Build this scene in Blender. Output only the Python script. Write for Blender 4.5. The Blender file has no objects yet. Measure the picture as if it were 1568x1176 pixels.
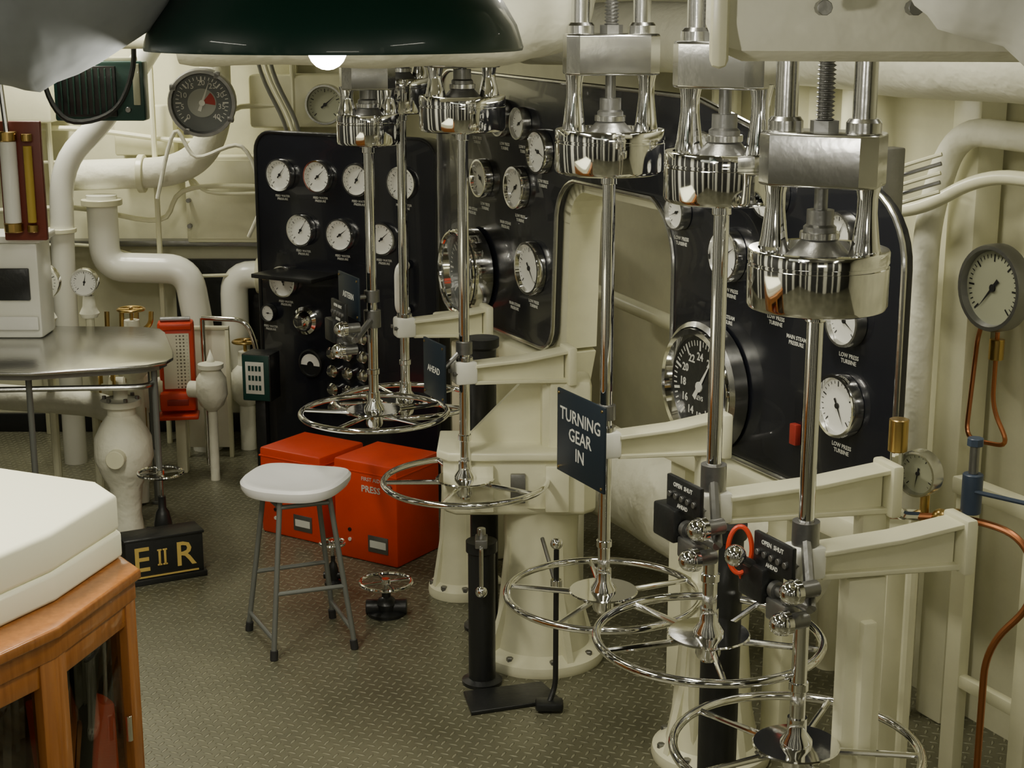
import bpy, bmesh, math, random
from mathutils import Vector, Matrix
random.seed(7)
PI=math.pi

# ------------------------------------------------------------------ materials
def mat(name,col,rough=.5,metal=0,bump=0.,scale=25.,var=0.,coat=0.,emit=0.,trans=0.,dark=.55,nscale=None):
    m=bpy.data.materials.new(name); m.use_nodes=True
    nt=m.node_tree; N=nt.nodes; L=nt.links; p=N['Principled BSDF']
    p.inputs['Base Color'].default_value=(*col,1); p.inputs['Roughness'].default_value=rough
    p.inputs['Metallic'].default_value=metal; p.inputs['Coat Weight'].default_value=coat
    p.inputs['Transmission Weight'].default_value=trans
    if emit: 
        p.inputs['Emission Color'].default_value=(*col,1); p.inputs['Emission Strength'].default_value=emit
    tc=N.new('ShaderNodeTexCoord')
    if var>0:
        n=N.new('ShaderNodeTexNoise'); n.inputs['Scale'].default_value=nscale or 3.; n.inputs['Detail'].default_value=6; n.inputs['Roughness'].default_value=.65
        L.new(tc.outputs['Object'],n.inputs['Vector'])
        r=N.new('ShaderNodeMapRange'); r.inputs['From Min'].default_value=.38; r.inputs['From Max'].default_value=.72
        L.new(n.outputs['Fac'],r.inputs['Value'])
        mx=N.new('ShaderNodeMix'); mx.data_type='RGBA'
        mx.inputs['A'].default_value=(*col,1); mx.inputs['B'].default_value=(*[c*dark for c in col],1)
        mu=N.new('ShaderNodeMath'); mu.operation='MULTIPLY'; mu.inputs[1].default_value=var
        L.new(r.outputs['Result'],mu.inputs[0]); L.new(mu.outputs[0],mx.inputs['Factor'])
        L.new(mx.outputs['Result'],p.inputs['Base Color'])
    if bump>0:
        n=N.new('ShaderNodeTexNoise'); n.inputs['Scale'].default_value=scale; n.inputs['Detail'].default_value=3
        L.new(tc.outputs['Object'],n.inputs['Vector'])
        b=N.new('ShaderNodeBump'); b.inputs['Strength'].default_value=bump; b.inputs['Distance'].default_value=.02
        L.new(n.outputs['Fac'],b.inputs['Height']); L.new(b.outputs['Normal'],p.inputs['Normal'])
    return m

CREAM=mat('cream_paint',(.77,.755,.54),.30,bump=.10,scale=9,var=.45,dark=.66)
WALL=mat('wall_paint',(.66,.645,.45),.5,bump=.12,scale=6,var=.5,dark=.65)
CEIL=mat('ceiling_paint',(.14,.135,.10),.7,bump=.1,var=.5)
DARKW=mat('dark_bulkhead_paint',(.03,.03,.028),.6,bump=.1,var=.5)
LAG=mat('lagging_cloth',(.80,.79,.64),.65,bump=.6,scale=12,var=.4,dark=.66)
LAGW=mat('grey_white_lagging',(.42,.45,.46),.85,bump=.9,scale=6,var=.6,dark=.5)
LAGC=mat('wrapped_white_cloth',(.80,.80,.70),.8,bump=.9,scale=7,var=.5,dark=.6)
CHROME=mat('chrome',(.90,.90,.89),.065,1.,bump=.010,scale=14)
STEEL=mat('brushed_steel',(.58,.58,.56),.22,1.,bump=.03,scale=40)
STEELD=mat('dull_steel',(.28,.28,.27),.38,.9,bump=.08,scale=40,var=.4)
BLACK=mat('board_black',(.010,.011,.016),.24,coat=.25,bump=.03,scale=5)
BLKP=mat('black_paint',(.013,.014,.014),.35,bump=.1,scale=30)
NAVY=mat('plaque_blue_black',(.010,.018,.028),.4)
WHITE=mat('dial_white',(.82,.82,.76),.35,coat=.4)
CREAMD=mat('dial_cream',(.40,.41,.29),.4,coat=.3)
GREYD=mat('dial_grey',(.11,.12,.115),.45)
LGREY=mat('dial_light_grey',(.30,.31,.27),.45)
INK=mat('ink_black',(.01,.01,.01),.5)
PAINTW=mat('label_white',(.62,.62,.56),.5)
RED=mat('red_paint',(.66,.05,.012),.4,bump=.06,scale=30,var=.3)
REDD=mat('dark_red',(.30,.025,.015),.5)
BROWN=mat('red_brown_board',(.16,.03,.015),.45,var=.4)
GOLD=mat('gold_paint',(.70,.50,.14),.35,.3)
BRASS=mat('brass',(.55,.38,.14),.28,1.)
COPPER=mat('copper',(.50,.20,.09),.3,1.)
GREEN=mat('green_enamel',(.004,.038,.026),.42,coat=.25)
GREENP=mat('green_panel',(.008,.045,.035),.4)
YEL=mat('yellow_tube',(.45,.32,.05),.3)
STOOLM=mat('stool_seat_plastic',(.85,.85,.84),.35,bump=.02)
GREYT=mat('grey_tube',(.19,.20,.185),.4,.4)
RUBBER=mat('rubber',(.02,.02,.02),.7)
FOAM=mat('cream_cushion',(.88,.87,.68),.7,bump=.12,scale=8)
BULB=mat('bulb_glass',(1.,.97,.88),.3,emit=30.)
GLASS=mat('pane_glass',(.9,.95,.93),.02,trans=1.)
RIB=mat('blue_box',(.04,.06,.10),.4)
HAZE=mat('white_gloss_paint',(.82,.82,.73),.25,bump=.08,scale=9)

def wood():
    m=bpy.data.materials.new('varnished_wood'); m.use_nodes=True
    nt=m.node_tree;N=nt.nodes;L=nt.links;p=N['Principled BSDF']
    tc=N.new('ShaderNodeTexCoord'); mp=N.new('ShaderNodeMapping'); mp.inputs['Scale'].default_value=(45,45,3)
    n=N.new('ShaderNodeTexNoise'); n.inputs['Scale'].default_value=1.5; n.inputs['Detail'].default_value=4; n.inputs['Distortion'].default_value=.4
    cr=N.new('ShaderNodeValToRGB'); e=cr.color_ramp.elements
    e[0].position=.25; e[0].color=(.25,.085,.018,1); e[1].position=.8; e[1].color=(.38,.145,.032,1)
    L.new(tc.outputs['Object'],mp.inputs['Vector']);L.new(mp.outputs['Vector'],n.inputs['Vector']);L.new(n.outputs['Fac'],cr.inputs['Fac']);L.new(cr.outputs['Color'],p.inputs['Base Color'])
    p.inputs['Roughness'].default_value=.26; p.inputs['Coat Weight'].default_value=.5
    return m
WOOD=wood()

def perf():
    m=bpy.data.materials.new('perforated_sheet'); m.use_nodes=True
    nt=m.node_tree;N=nt.nodes;L=nt.links;p=N['Principled BSDF']
    tc=N.new('ShaderNodeTexCoord'); v=N.new('ShaderNodeTexVoronoi'); v.inputs['Randomness'].default_value=0; v.inputs['Scale'].default_value=60
    cr=N.new('ShaderNodeValToRGB'); e=cr.color_ramp.elements; e[0].position=.24;e[0].color=(.16,.14,.09,1);e[1].position=.32;e[1].color=(.75,.73,.58,1)
    L.new(tc.outputs['Object'],v.inputs['Vector']);L.new(v.outputs['Distance'],cr.inputs['Fac']);L.new(cr.outputs['Color'],p.inputs['Base Color']); p.inputs['Roughness'].default_value=.5
    return m
PERF=perf()

def treadplate():
    m=bpy.data.materials.new('tread_plate_floor'); m.use_nodes=True
    nt=m.node_tree;N=nt.nodes;L=nt.links;p=N['Principled BSDF']
    def M(op,a,b=None,c=None):
        n=N.new('ShaderNodeMath'); n.operation=op
        for i,x in enumerate((a,b,c)):
            if x is None: continue
            if isinstance(x,(int,float)): n.inputs[i].default_value=x
            else: L.new(x,n.inputs[i])
        return n.outputs[0]
    tc=N.new('ShaderNodeTexCoord'); mp=N.new('ShaderNodeMapping'); mp.inputs['Rotation'].default_value=(0,0,math.radians(22)); mp.inputs['Scale'].default_value=(30,30,30)
    L.new(tc.outputs['Object'],mp.inputs['Vector']); s=N.new('ShaderNodeSeparateXYZ'); L.new(mp.outputs['Vector'],s.inputs[0])
    x,y=s.outputs[0],s.outputs[1]
    par=M('FLOORED_MODULO',M('ADD',M('FLOOR',x),M('FLOOR',y)),2.)
    fx=M('SUBTRACT',M('FRACT',x),.5); fy=M('SUBTRACT',M('FRACT',y),.5)
    ip=M('SUBTRACT',1.,par)
    a=M('ADD',M('MULTIPLY',fx,par),M('MULTIPLY',fy,ip)); b=M('ADD',M('MULTIPLY',fy,par),M('MULTIPLY',fx,ip))
    d=M('SQRT',M('ADD',M('POWER',M('MULTIPLY',a,2.),2.),M('POWER',M('MULTIPLY',b,6.5),2.)))
    mr=N.new('ShaderNodeMapRange'); mr.interpolation_type='SMOOTHSTEP'; mr.inputs['From Min'].default_value=1.05; mr.inputs['From Max'].default_value=.6
    L.new(d,mr.inputs['Value'])
    bp=N.new('ShaderNodeBump'); bp.inputs['Strength'].default_value=.9; bp.inputs['Distance'].default_value=.004
    L.new(mr.outputs[0],bp.inputs['Height']); L.new(bp.outputs['Normal'],p.inputs['Normal'])
    n=N.new('ShaderNodeTexNoise'); n.inputs['Scale'].default_value=2.2; n.inputs['Detail'].default_value=7
    L.new(tc.outputs['Object'],n.inputs['Vector'])
    cr=N.new('ShaderNodeValToRGB'); e=cr.color_ramp.elements
    e[0].position=.35;e[0].color=(.100,.097,.060,1);e[1].position=.7;e[1].color=(.16,.155,.10,1)
    L.new(n.outputs['Fac'],cr.inputs['Fac'])
    mx=N.new('ShaderNodeMix'); mx.data_type='RGBA'; mx.inputs['B'].default_value=(.30,.295,.20,1)
    L.new(M('MULTIPLY',mr.outputs[0],.65),mx.inputs['Factor']); L.new(cr.outputs['Color'],mx.inputs['A']); L.new(mx.outputs['Result'],p.inputs['Base Color'])
    p.inputs['Roughness'].default_value=.34; p.inputs['Metallic'].default_value=.2
    return m
FLOOR=treadplate()

# ------------------------------------------------------------------ builder
def frame(c,n,up=(0,0,1)):
    z=Vector(n).normalized(); x=Vector(up).cross(z).normalized(); y=z.cross(x)
    m=Matrix((x,y,z)).transposed().to_4x4(); m.translation=Vector(c); return m
def bend(pts,r=.05,n=6):
    P=[Vector(p) for p in pts]; out=[P[0]]
    for i in range(1,len(P)-1):
        a,b,c=P[i-1],P[i],P[i+1]; ra=min(r,(a-b).length*.49); rc=min(r,(c-b).length*.49)
        p=b+(a-b).normalized()*ra; q=b+(c-b).normalized()*rc
        for k in range(n+1):
            t=k/n; out.append(p*(1-t)**2+b*2*t*(1-t)+q*t*t)
    out.append(P[-1]); return out
def catmull(pts,n=6):
    P=[Vector(p) for p in pts]; P=[P[0]]+P+[P[-1]]; o=[]
    for i in range(1,len(P)-2):
        for k in range(n):
            t=k/n;a,b,c,d=P[i-1:i+3]
            o.append(.5*((2*b)+(c-a)*t+(2*a-5*b+4*c-d)*t*t+(3*b-a-3*c+d)*t**3))
    o.append(P[-2]); return o
ROWROT=math.atan2(.898,-.44)
class B:
    def __init__(s,name): s.name=name;s.v=[];s.f=[];s.mi=[];s.mats=[];s.M=Matrix.Identity(4)
    def add(s,vs,fs,m):
        if m not in s.mats: s.mats.append(m)
        k=s.mats.index(m);o=len(s.v)
        s.v+= [s.M@Vector(p) for p in vs]
        for f in fs: s.f.append([o+i for i in f]); s.mi.append(k)
    def box(s,c,size,m,bev=.004,rz=0.,T=None):
        bm=bmesh.new(); bmesh.ops.create_cube(bm,size=1.)
        for v in bm.verts: v.co=Vector((v.co.x*size[0],v.co.y*size[1],v.co.z*size[2]))
        bev=min(bev,min(size)*.45)
        if bev>0: bmesh.ops.bevel(bm,geom=list(bm.edges),offset=bev,segments=2,affect='EDGES',profile=.5)
        X=Matrix.Translation(c)@Matrix.Rotation(rz,4,'Z')
        if T is not None: X=T@X
        bm.verts.index_update()
        s.add([X@v.co for v in bm.verts],[[v.index for v in f.verts] for f in bm.faces],m); bm.free()
    def lathe(s,prof,m,o=(0,0,0),axis=(0,0,1),seg=40):
        q=Vector((0,0,1)).rotation_difference(Vector(axis).normalized()).to_matrix().to_4x4(); q.translation=Vector(o)
        vs=[];rings=[]
        for r,h in prof:
            if r<1e-6: rings.append([len(vs)]); vs.append(q@Vector((0,0,h)))
            else:
                rings.append(list(range(len(vs),len(vs)+seg)))
                for i in range(seg):
                    a=2*PI*i/seg; vs.append(q@Vector((r*math.cos(a),r*math.sin(a),h)))
        fs=[]
        for A,C in zip(rings,rings[1:]):
            if len(A)==1 and len(C)==1: continue
            for i in range(seg):
                j=(i+1)%seg
                if len(A)==1: fs.append([A[0],C[j],C[i]])
                elif len(C)==1: fs.append([A[i],A[j],C[0]])
                else: fs.append([A[i],A[j],C[j],C[i]])
        s.add(vs,fs,m)
    def cyl(s,p0,p1,r,m,seg=20,r1=None,bev=.0):
        p0=Vector(p0);p1=Vector(p1);h=(p1-p0).length;r1=r if r1 is None else r1
        b=bev or min(r,h)*.08
        s.lathe([(0,0),(r-b,0),(r,b),(r1,h-b),(r1-b,h),(0,h)],m,p0,p1-p0,seg)
    def tube(s,pts,r,m,seg=12,closed=False):
        P=[Vector(p) for p in pts]; n=len(P); R=r if isinstance(r,list) else [r]*n
        vs=[];fs=[];prev=None;rings=[]
        for i in range(n):
            if closed: t=(P[(i+1)%n]-P[i-1]).normalized()
            else: t=(P[min(i+1,n-1)]-P[max(i-1,0)]).normalized()
            if prev is None:
                a=Vector((0,0,1)) if abs(t.z)<.9 else Vector((1,0,0)); u=t.cross(a).normalized()
            else: u=(prev-t*prev.dot(t)).normalized()
            prev=u; w=t.cross(u)
            rings.append(len(vs))
            for k in range(seg):
                a=2*PI*k/seg; vs.append(P[i]+(u*math.cos(a)+w*math.sin(a))*R[i])
        for i in range(n if closed else n-1):
            A=rings[i];C=rings[(i+1)%n]
            for k in range(seg): j=(k+1)%seg; fs.append([A+k,A+j,C+j,C+k])
        if not closed: fs.append([rings[0]+k for k in range(seg)][::-1]); fs.append([rings[-1]+k for k in range(seg)])
        s.add(vs,fs,m)
    def ring(s,c,n,R,r,m,seg=56,ts=10,sy=1.):
        F=frame(c,n,up=(0,0,1) if abs(Vector(n).normalized().z)<.9 else (0,1,0))
        s.tube([F@Vector((R*math.cos(2*PI*i/seg),R*sy*math.sin(2*PI*i/seg),0)) for i in range(seg)],r,m,ts,True)
    def prism(s,poly,h0,h1,m,T=None,bev=0.):
        bm=bmesh.new(); a=[bm.verts.new((p[0],p[1],h0)) for p in poly]; f=bm.faces.new(a)
        ar=sum(poly[i-1][0]*poly[i][1]-poly[i][0]*poly[i-1][1] for i in range(len(poly)))
        if ar>0: f.normal_flip()
        r=bmesh.ops.extrude_face_region(bm,geom=[f]); 
        for v in [g for g in r['geom'] if isinstance(g,bmesh.types.BMVert)]: v.co.z=h1
        if bev>0:
            bmesh.ops.bevel(bm,geom=[e for e in bm.edges if abs(e.verts[0].co.z-h1)<1e-6 and abs(e.verts[1].co.z-h1)<1e-6 or abs(e.verts[0].co.z-h0)<1e-6 and abs(e.verts[1].co.z-h0)<1e-6],offset=bev,segments=3,affect='EDGES',profile=.5)
        bmesh.ops.recalc_face_normals(bm,faces=list(bm.faces))
        bm.verts.index_update(); T=T or Matrix.Identity(4)
        s.add([T@v.co for v in bm.verts],[[v.index for v in q.verts] for q in bm.faces],m); bm.free()
    def sphere(s,c,r,m,sc=(1,1,1),seg=20):
        n=seg//2
        prof=[(r*math.sin(PI*i/n),-r*math.cos(PI*i/n)) for i in range(n+1)]
        prof[0]=(0,-r);prof[-1]=(0,r)
        old=s.M; s.M=s.M@Matrix.Translation(c)@Matrix.Diagonal((*sc,1)); s.lathe(prof,m,seg=seg); s.M=old
    def text(s,t,size,m,T,ext=.001,align='CENTER',bold=0.):
        cu=bpy.data.curves.new('t','FONT'); cu.body=t;cu.size=size;cu.extrude=ext;cu.align_x=align;cu.align_y='CENTER';cu.resolution_u=2; cu.offset=bold
        ob=bpy.data.objects.new('t',cu); bpy.context.scene.collection.objects.link(ob)
        bpy.context.view_layer.update()
        me=bpy.data.meshes.new_from_object(ob.evaluated_get(bpy.context.evaluated_depsgraph_get()))
        s.add([T@v.co for v in me.vertices],[list(p.vertices) for p in me.polygons],m)
        bpy.data.objects.remove(ob); bpy.data.meshes.remove(me); bpy.data.curves.remove(cu)
    def done(s,angle=35,rz=0.):
        R=Matrix.Rotation(-rz,4,'Z'); V=[R@v for v in s.v]
        xs=[v.x for v in V];ys=[v.y for v in V];zs=[v.z for v in V]
        o=Vector(((min(xs)+max(xs))/2,(min(ys)+max(ys))/2,min(zs)))
        me=bpy.data.meshes.new(s.name); me.from_pydata([v-o for v in V],[],s.f)
        for m in s.mats: me.materials.append(m)
        me.polygons.foreach_set('material_index',s.mi); me.polygons.foreach_set('use_smooth',[True]*len(s.f))
        me.update(); me.set_sharp_from_angle(angle=math.radians(angle))
        ob=bpy.data.objects.new(s.name,me); ob.location=Matrix.Rotation(rz,4,'Z')@o; ob.rotation_euler=(0,0,rz)
        bpy.context.scene.collection.objects.link(ob); return ob

def gauge(b,c,n,d,face=WHITE,bez=CHROME,ticks=21,ang=-40,depth=.03,ink=INK,numbers=False):
    F=frame(c,n); old=b.M; b.M=old@F; R=d/2
    b.lathe([(R*.9,0),(R,.002),(R,depth*.75),(R*.97,depth),(R*.88,depth),(R*.84,depth*.6)],bez,seg=40)
    b.lathe([(R*.86,depth*.6),(0,depth*.6)],face,seg=32)
    h=depth*.6+.0008
    for i in range(ticks):
        a=math.radians(225-270*i/(ticks-1)); big=(i%5==0)
        r0=R*(.6 if big else .68);r1=R*.77;w=R*(.022 if big else .012)
        dx,dy=math.cos(a),math.sin(a)
        b.add([(dx*r0-dy*w,dy*r0+dx*w,h),(dx*r0+dy*w,dy*r0-dx*w,h),(dx*r1+dy*w,dy*r1-dx*w,h),(dx*r1-dy*w,dy*r1+dx*w,h)],[[0,1,2,3]],ink)
    if numbers:
        for i in range(9):
            a=math.radians(225-270*i/8); b.text(str(i*5),R*.22,ink,Matrix.Translation((math.cos(a)*R*.58,math.sin(a)*R*.58,h)),ext=.0005)
    a=math.radians(ang); dx,dy=math.cos(a),math.sin(a);w=R*.05
    h+=.002
    b.add([(-dx*R*.25-dy*w,-dy*R*.25+dx*w,h),(-dx*R*.25+dy*w,-dy*R*.25-dx*w,h),(dx*R*.7,dy*R*.7,h)],[[0,1,2]],ink)
    b.cyl((0,0,depth*.6),(0,0,h+.002),R*.09,ink,12)
    b.M=old

# ------------------------------------------------------------------ room
def slab(name,a,b2,t,z0,z1,m):
    a=Vector((*a,0));c=Vector((*b2,0));d=(c-a).normalized();n=Vector((d.y,-d.x,0))*t
    p=[a,c,c+n,a+n]; vs=[(q.x,q.y,z0) for q in p]+[(q.x,q.y,z1) for q in p]
    me=bpy.data.meshes.new(name); me.from_pydata(vs,[],[[0,1,2,3],[7,6,5,4],[0,4,5,1],[1,5,6,2],[2,6,7,3],[3,7,4,0]]); me.materials.append(m)
    bm=bmesh.new();bm.from_mesh(me);bmesh.ops.recalc_face_normals(bm,faces=bm.faces);bm.to_mesh(me);bm.free()
    o=bpy.data.objects.new(name,me); bpy.context.scene.collection.objects.link(o)
H=2.7
RW0=(4.2,-1.0); RW1=(-.257,8.1)
poly=[(-3,-1),RW0,RW1,(-3,8.1)]
b=B('floor'); b.prism(poly,-.06,0,FLOOR); b.done()
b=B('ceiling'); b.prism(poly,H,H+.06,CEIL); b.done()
slab('wall_back',RW1,(-3,8.1),.08,0,H,WALL)
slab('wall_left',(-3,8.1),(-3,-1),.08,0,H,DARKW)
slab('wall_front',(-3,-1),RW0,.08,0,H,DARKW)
slab('wall_right',RW0,RW1,.08,0,H,WALL)
b=B('baseboard_back'); b.box((-1.75,8.085,.05),(2.45,.03,.1),BLKP,.004); b.done()
for x,w in ((-2.6,.30),(-1.7,.12),(-1.15,.35),(-.2,.14),(.7,.40),(1.6,.16),(2.4,.4)):  # unseen white posts behind the camera, added so the chrome reflects vertical bands
    b=B('reflection_post'); b.box((x,-.93,1.35),(w,.10,2.68),HAZE,.01); b.box((x,-.865,1.35),(w*.4,.04,2.68),HAZE,.006); b.done()
for y,w in ((.2,.35),(1.3,.14),(2.1,.45),(3.2,.12),(4.0,.45),(4.9,.16),(5.5,.35)):  # more unseen posts along the left wall, added for chrome reflections
    b=B('reflection_post'); b.box((-2.93,y,1.35),(.10,w,2.68),HAZE,.01); b.box((-2.865,y,1.35),(.04,w*.4,2.68),HAZE,.006); b.done()

RD=Vector((-.44,.898,0)); RN=Vector((.898,.44,0)); A0=Vector((.625,3.23,0)); NB=-RN
A1=A0+RN*.6
def onb(s,z,off=0.):
    p=A1+RD*s+NB*off; return Vector((p.x,p.y,z))
def rowp(s,o,z=0.):
    p=A0+RN*o+RD*s; return Vector((p.x,p.y,z))

# ------------------------------------------------------------------ main gauge board
def arc(cx,cy,r,a0,a1,n=8): return [(cx+r*math.cos(math.radians(a0+(a1-a0)*i/n)),cy+r*math.sin(math.radians(a0+(a1-a0)*i/n))) for i in range(n+1)]
out=[]
out+=arc(.42+.14,.89+.14,.14,180,270)
out+=arc(1.50-.08,.89+.08,.08,270,360,5)
out+=[(1.50,1.40)]+arc(1.72,1.41,.22,180,112,8)
out+=arc(2.13,1.46,.16,80,0,8)
out+=arc(2.31+.1,.98+.1,.10,180,270,5)
out+=arc(3.33-.14,.98+.14,.14,270,360)
out+=arc(3.33-.14,1.96-.14,.14,0,90)
out+=[(1.4,1.94)]+arc(.42+.2,1.76-.2,.2,100,180)
Tb=Matrix(((RD.x,0,NB.x,A1.x),(RD.y,0,NB.y,A1.y),(0,1,0,0),(0,0,0,1)))
b=B('engine_gauge_board')
b.prism(out,-.03,0,BLACK,Tb,bev=.004)
b.tube([Tb@Vector((p[0],p[1],0)) for p in out],.008,STEEL,8,True)
GB=[(.63,1.168,.175,-60,1),(.6185,1.40,.14,-30,1),(1.456,1.59,.11,200,1),(1.183,1.496,.16,30,1),
 (2.46,1.27,.20,-50,1),(2.574,1.554,.16,-140,1),(2.88,1.56,.15,-40,1),(2.39,1.70,.16,-20,1),(2.706,1.80,.14,90,1),(2.543,1.79,.12,30,1),(2.95,1.80,.13,45,1),
 (.95,1.45,.15,20,1),(.98,1.70,.15,20,1),(1.30,1.78,.14,120,1),(.66,1.62,.13,60,1)]
for s_,z_,d_,a_,k in GB:
    gauge(b,onb(s_,z_),NB,d_,WHITE,STEEL if d_<.15 else CHROME,21,a_,.035)
    T=frame(onb(s_,z_-d_*.5-.035,.001),NB)
    b.text('LOW PRESS\nTURBINE',.016,PAINTW,T,ext=.0003,bold=.0003)
for s_,z_ in ((.8,1.55),(.85,1.30),(1.2,1.30),(2.7,1.40),(2.62,1.1),(3.0,1.42)):
    b.text('MAIN STEAM\nPRESSURE',.016,PAINTW,frame(onb(s_,z_,.001),NB),ext=.0003,bold=.0003)
b.box((.825,1.04,.01),(.03,.06,.02),REDD,.003,T=Tb)
b.done(rz=ROWROT)
b=B('shaft_revolution_dial')
DS=1.26
gauge(b,onb(DS,1.085,.012),NB,.37,BLKP,CHROME,41,55,.06,PAINTW)
F=frame(onb(DS,1.085,.05),NB)
for i in range(12):
    a=math.radians(90-30*i); b.text(str(i*2 if i else 24),.034,PAINTW,F@Matrix.Translation((math.cos(a)*.092,math.sin(a)*.092,-.0015)),ext=.0005,bold=.0006)
b.text('REVS',.02,PAINTW,F@Matrix.Translation((0,-.035,-.0015)),ext=.0005)
b.lathe([(.185,0),(.20,.0),(.20,.045),(.185,.055)],STEEL,onb(DS,1.085,.008),NB)
b.done(rz=ROWROT)
b=B('shaft_tachometer')
gauge(b,onb(2.95,1.19,.012),NB,.34,GREYD,CHROME,31,120,.08,PAINTW)
b.ring(onb(2.95,1.19,.095),NB,.158,.011,CHROME)
b.done(rz=ROWROT)

b=B('gauge_board_frame')
arch=[(1.47,0.0),(1.47,.6),(1.47,1.42)]+arc(1.72,1.41,.25,180,112,6)+arc(2.13,1.46,.19,80,0,6)+[(2.34,1.0),(2.42,.75),(2.42,0)]
pts=[Vector(p) for p in arch]
for i in range(len(pts)-1):
    a,c=pts[i],pts[i+1]; d=(c-a)
    if d.length<1e-5: continue
    n=Vector((d.y,-d.x)).normalized()*.07
    b.prism([a-n*.2,c-n*.2,c+n,a+n],-.16,-.035,CREAM,Tb)
b.box((.95,.84,-.04),(1.2,.07,.16),CREAM,.01,T=Tb)
b.box((2.85,.92,-.04),(1.0,.07,.14),CREAM,.01,T=Tb)
for s_ in (.5,.95,2.9,3.25): b.box((s_,.42,-.08),(.1,.84,.1),CREAM,.015,T=Tb)
for s_ in (.6,1.2,2.6,3.1): b.box((s_,1.4,-.08),(.05,.9,.07),STEELD,.005,T=Tb)
b.done(rz=ROWROT)

# ------------------------------------------------------------------ control spindles
ROW=[
 (.637,3.23,.585,.275,1.58,1.715,.146,1.845,1.955),
 (.464,3.46,.755,.265,1.775,1.895,.130,2.03,2.13),
 (.258,4.17,.59,.273,1.765,1.89,.145,2.03,2.135),
 (-.155,4.96,.68,.270,1.816,1.935,.135,2.02,2.12),
 (-.49,5.40,.80,.260,1.737,1.85,.108,1.93,2.02),
 (-.402,5.75,.755,.262,1.822,1.955,.115,2.03,2.12)]
def spindle(x,y,wz,R,c0,c1,cR,k0,k1,rot):
    b=B('valve_control_spindle'); b.M=Matrix.Translation((x,y,0))@Matrix.Rotation(rot,4,'Z')
    b.cyl((0,0,wz-.06),(0,0,c0+.01),.0175,CHROME,20)
    for z in (wz+.14,c0-.02): b.cyl((0,0,z),(0,0,z+.02),.022,CHROME,20)
    b.ring((0,0,wz),(0,0,1),R,.0105,CHROME,72,12)
    b.lathe([(0,-.04),(.026,-.04),(.03,-.03),(.03,.0),(.036,.005),(.036,.03),(.022,.05),(.022,.085),(.0,.085)],CHROME,(0,0,wz-.01))
    b.lathe([(0.03,0),(.095,0),(.098,.003),(.095,.006),(.03,.006)],CHROME,(0,0,wz+.006))
    for i in range(5):
        a=2*PI*i/5+.3; b.cyl((math.cos(a)*.03,math.sin(a)*.03,wz-.002),(math.cos(a)*(R-.004),math.sin(a)*(R-.004),wz),.009,CHROME,10,r1=.007)
    h=c1-c0
    b.lathe([(0,0),(.03,-.0),(.03,.008),(cR*.90,.008),(cR*.97,.012),(cR,.020),(cR,h-.035),(cR*.985,h-.033),(cR*.985,h-.028),(cR,h-.026),(cR,h-.004),(cR*.985,h),(cR*.86,h),(cR*.84,h-.04),(0.03,h-.04)],CHROME,(0,0,c0),seg=96)
    b.lathe([(.075,0),(.072,.02),(.045,.05),(.034,.062),(.034,.085),(.028,.09),(.028,.12),(0,.12)],STEELD,(0,0,c1-.04))
    b.cyl((0,0,c1+.02),(0,0,c1+.035),.041,STEEL,24)
    for i in range(6): a=i*PI/3+.5; b.cyl((cR*.52*math.cos(a),cR*.52*math.sin(a),c1-.045),(cR*.52*math.cos(a),cR*.52*math.sin(a),c1-.022),.010,STEELD,6)
    bk=cR*.84
    for sx in (-1,1):
        x0=sx*cR*.66; g=k0-c1
        b.lathe([(.0,0),(.034,0),(.036,.01),(.028,.05),(.021,g*.6+.03),(.021,g+.01),(.027,g+.04)],CHROME,(x0,0,c1-.03),seg=28)
    oct_=[(bk,-.04),(bk,.04),(bk-.03,.072),(-bk+.03,.072),(-bk,.04),(-bk,-.04),(-bk+.03,-.072),(bk-.03,-.072)]
    b.prism(oct_,k0,k1,STEEL,bev=.007)
    for sx in (-1,1):
        b.lathe([(.0,0),(.036,0),(.036,.022),(.03,.03),(0,.03)],STEEL,(sx*bk*.66,0,k1-.002),seg=24)
        b.cyl((sx*bk*.66,0,k1+.02),(sx*bk*.66,0,H-.002),.024,STEEL,20)
    b.cyl((0,0,c1+.05),(0,0,H-.002),.014,STEELD,16)
    zz=k1+.02
    while zz<min(k1+.14,2.4): b.lathe([(.014,0),(.020,.004),(.014,.008)],STEELD,(0,0,zz),seg=14); zz+=.009
    b.lathe([(.014,0),(.030,0),(.030,.022),(.014,.022)],STEELD,(0,0,k1),seg=6)
    return b
rots=[-.45,-.6,.1,.4,.2,.5]
for r,ro in zip(ROW,rots): spindle(*r,ro).done()

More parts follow.
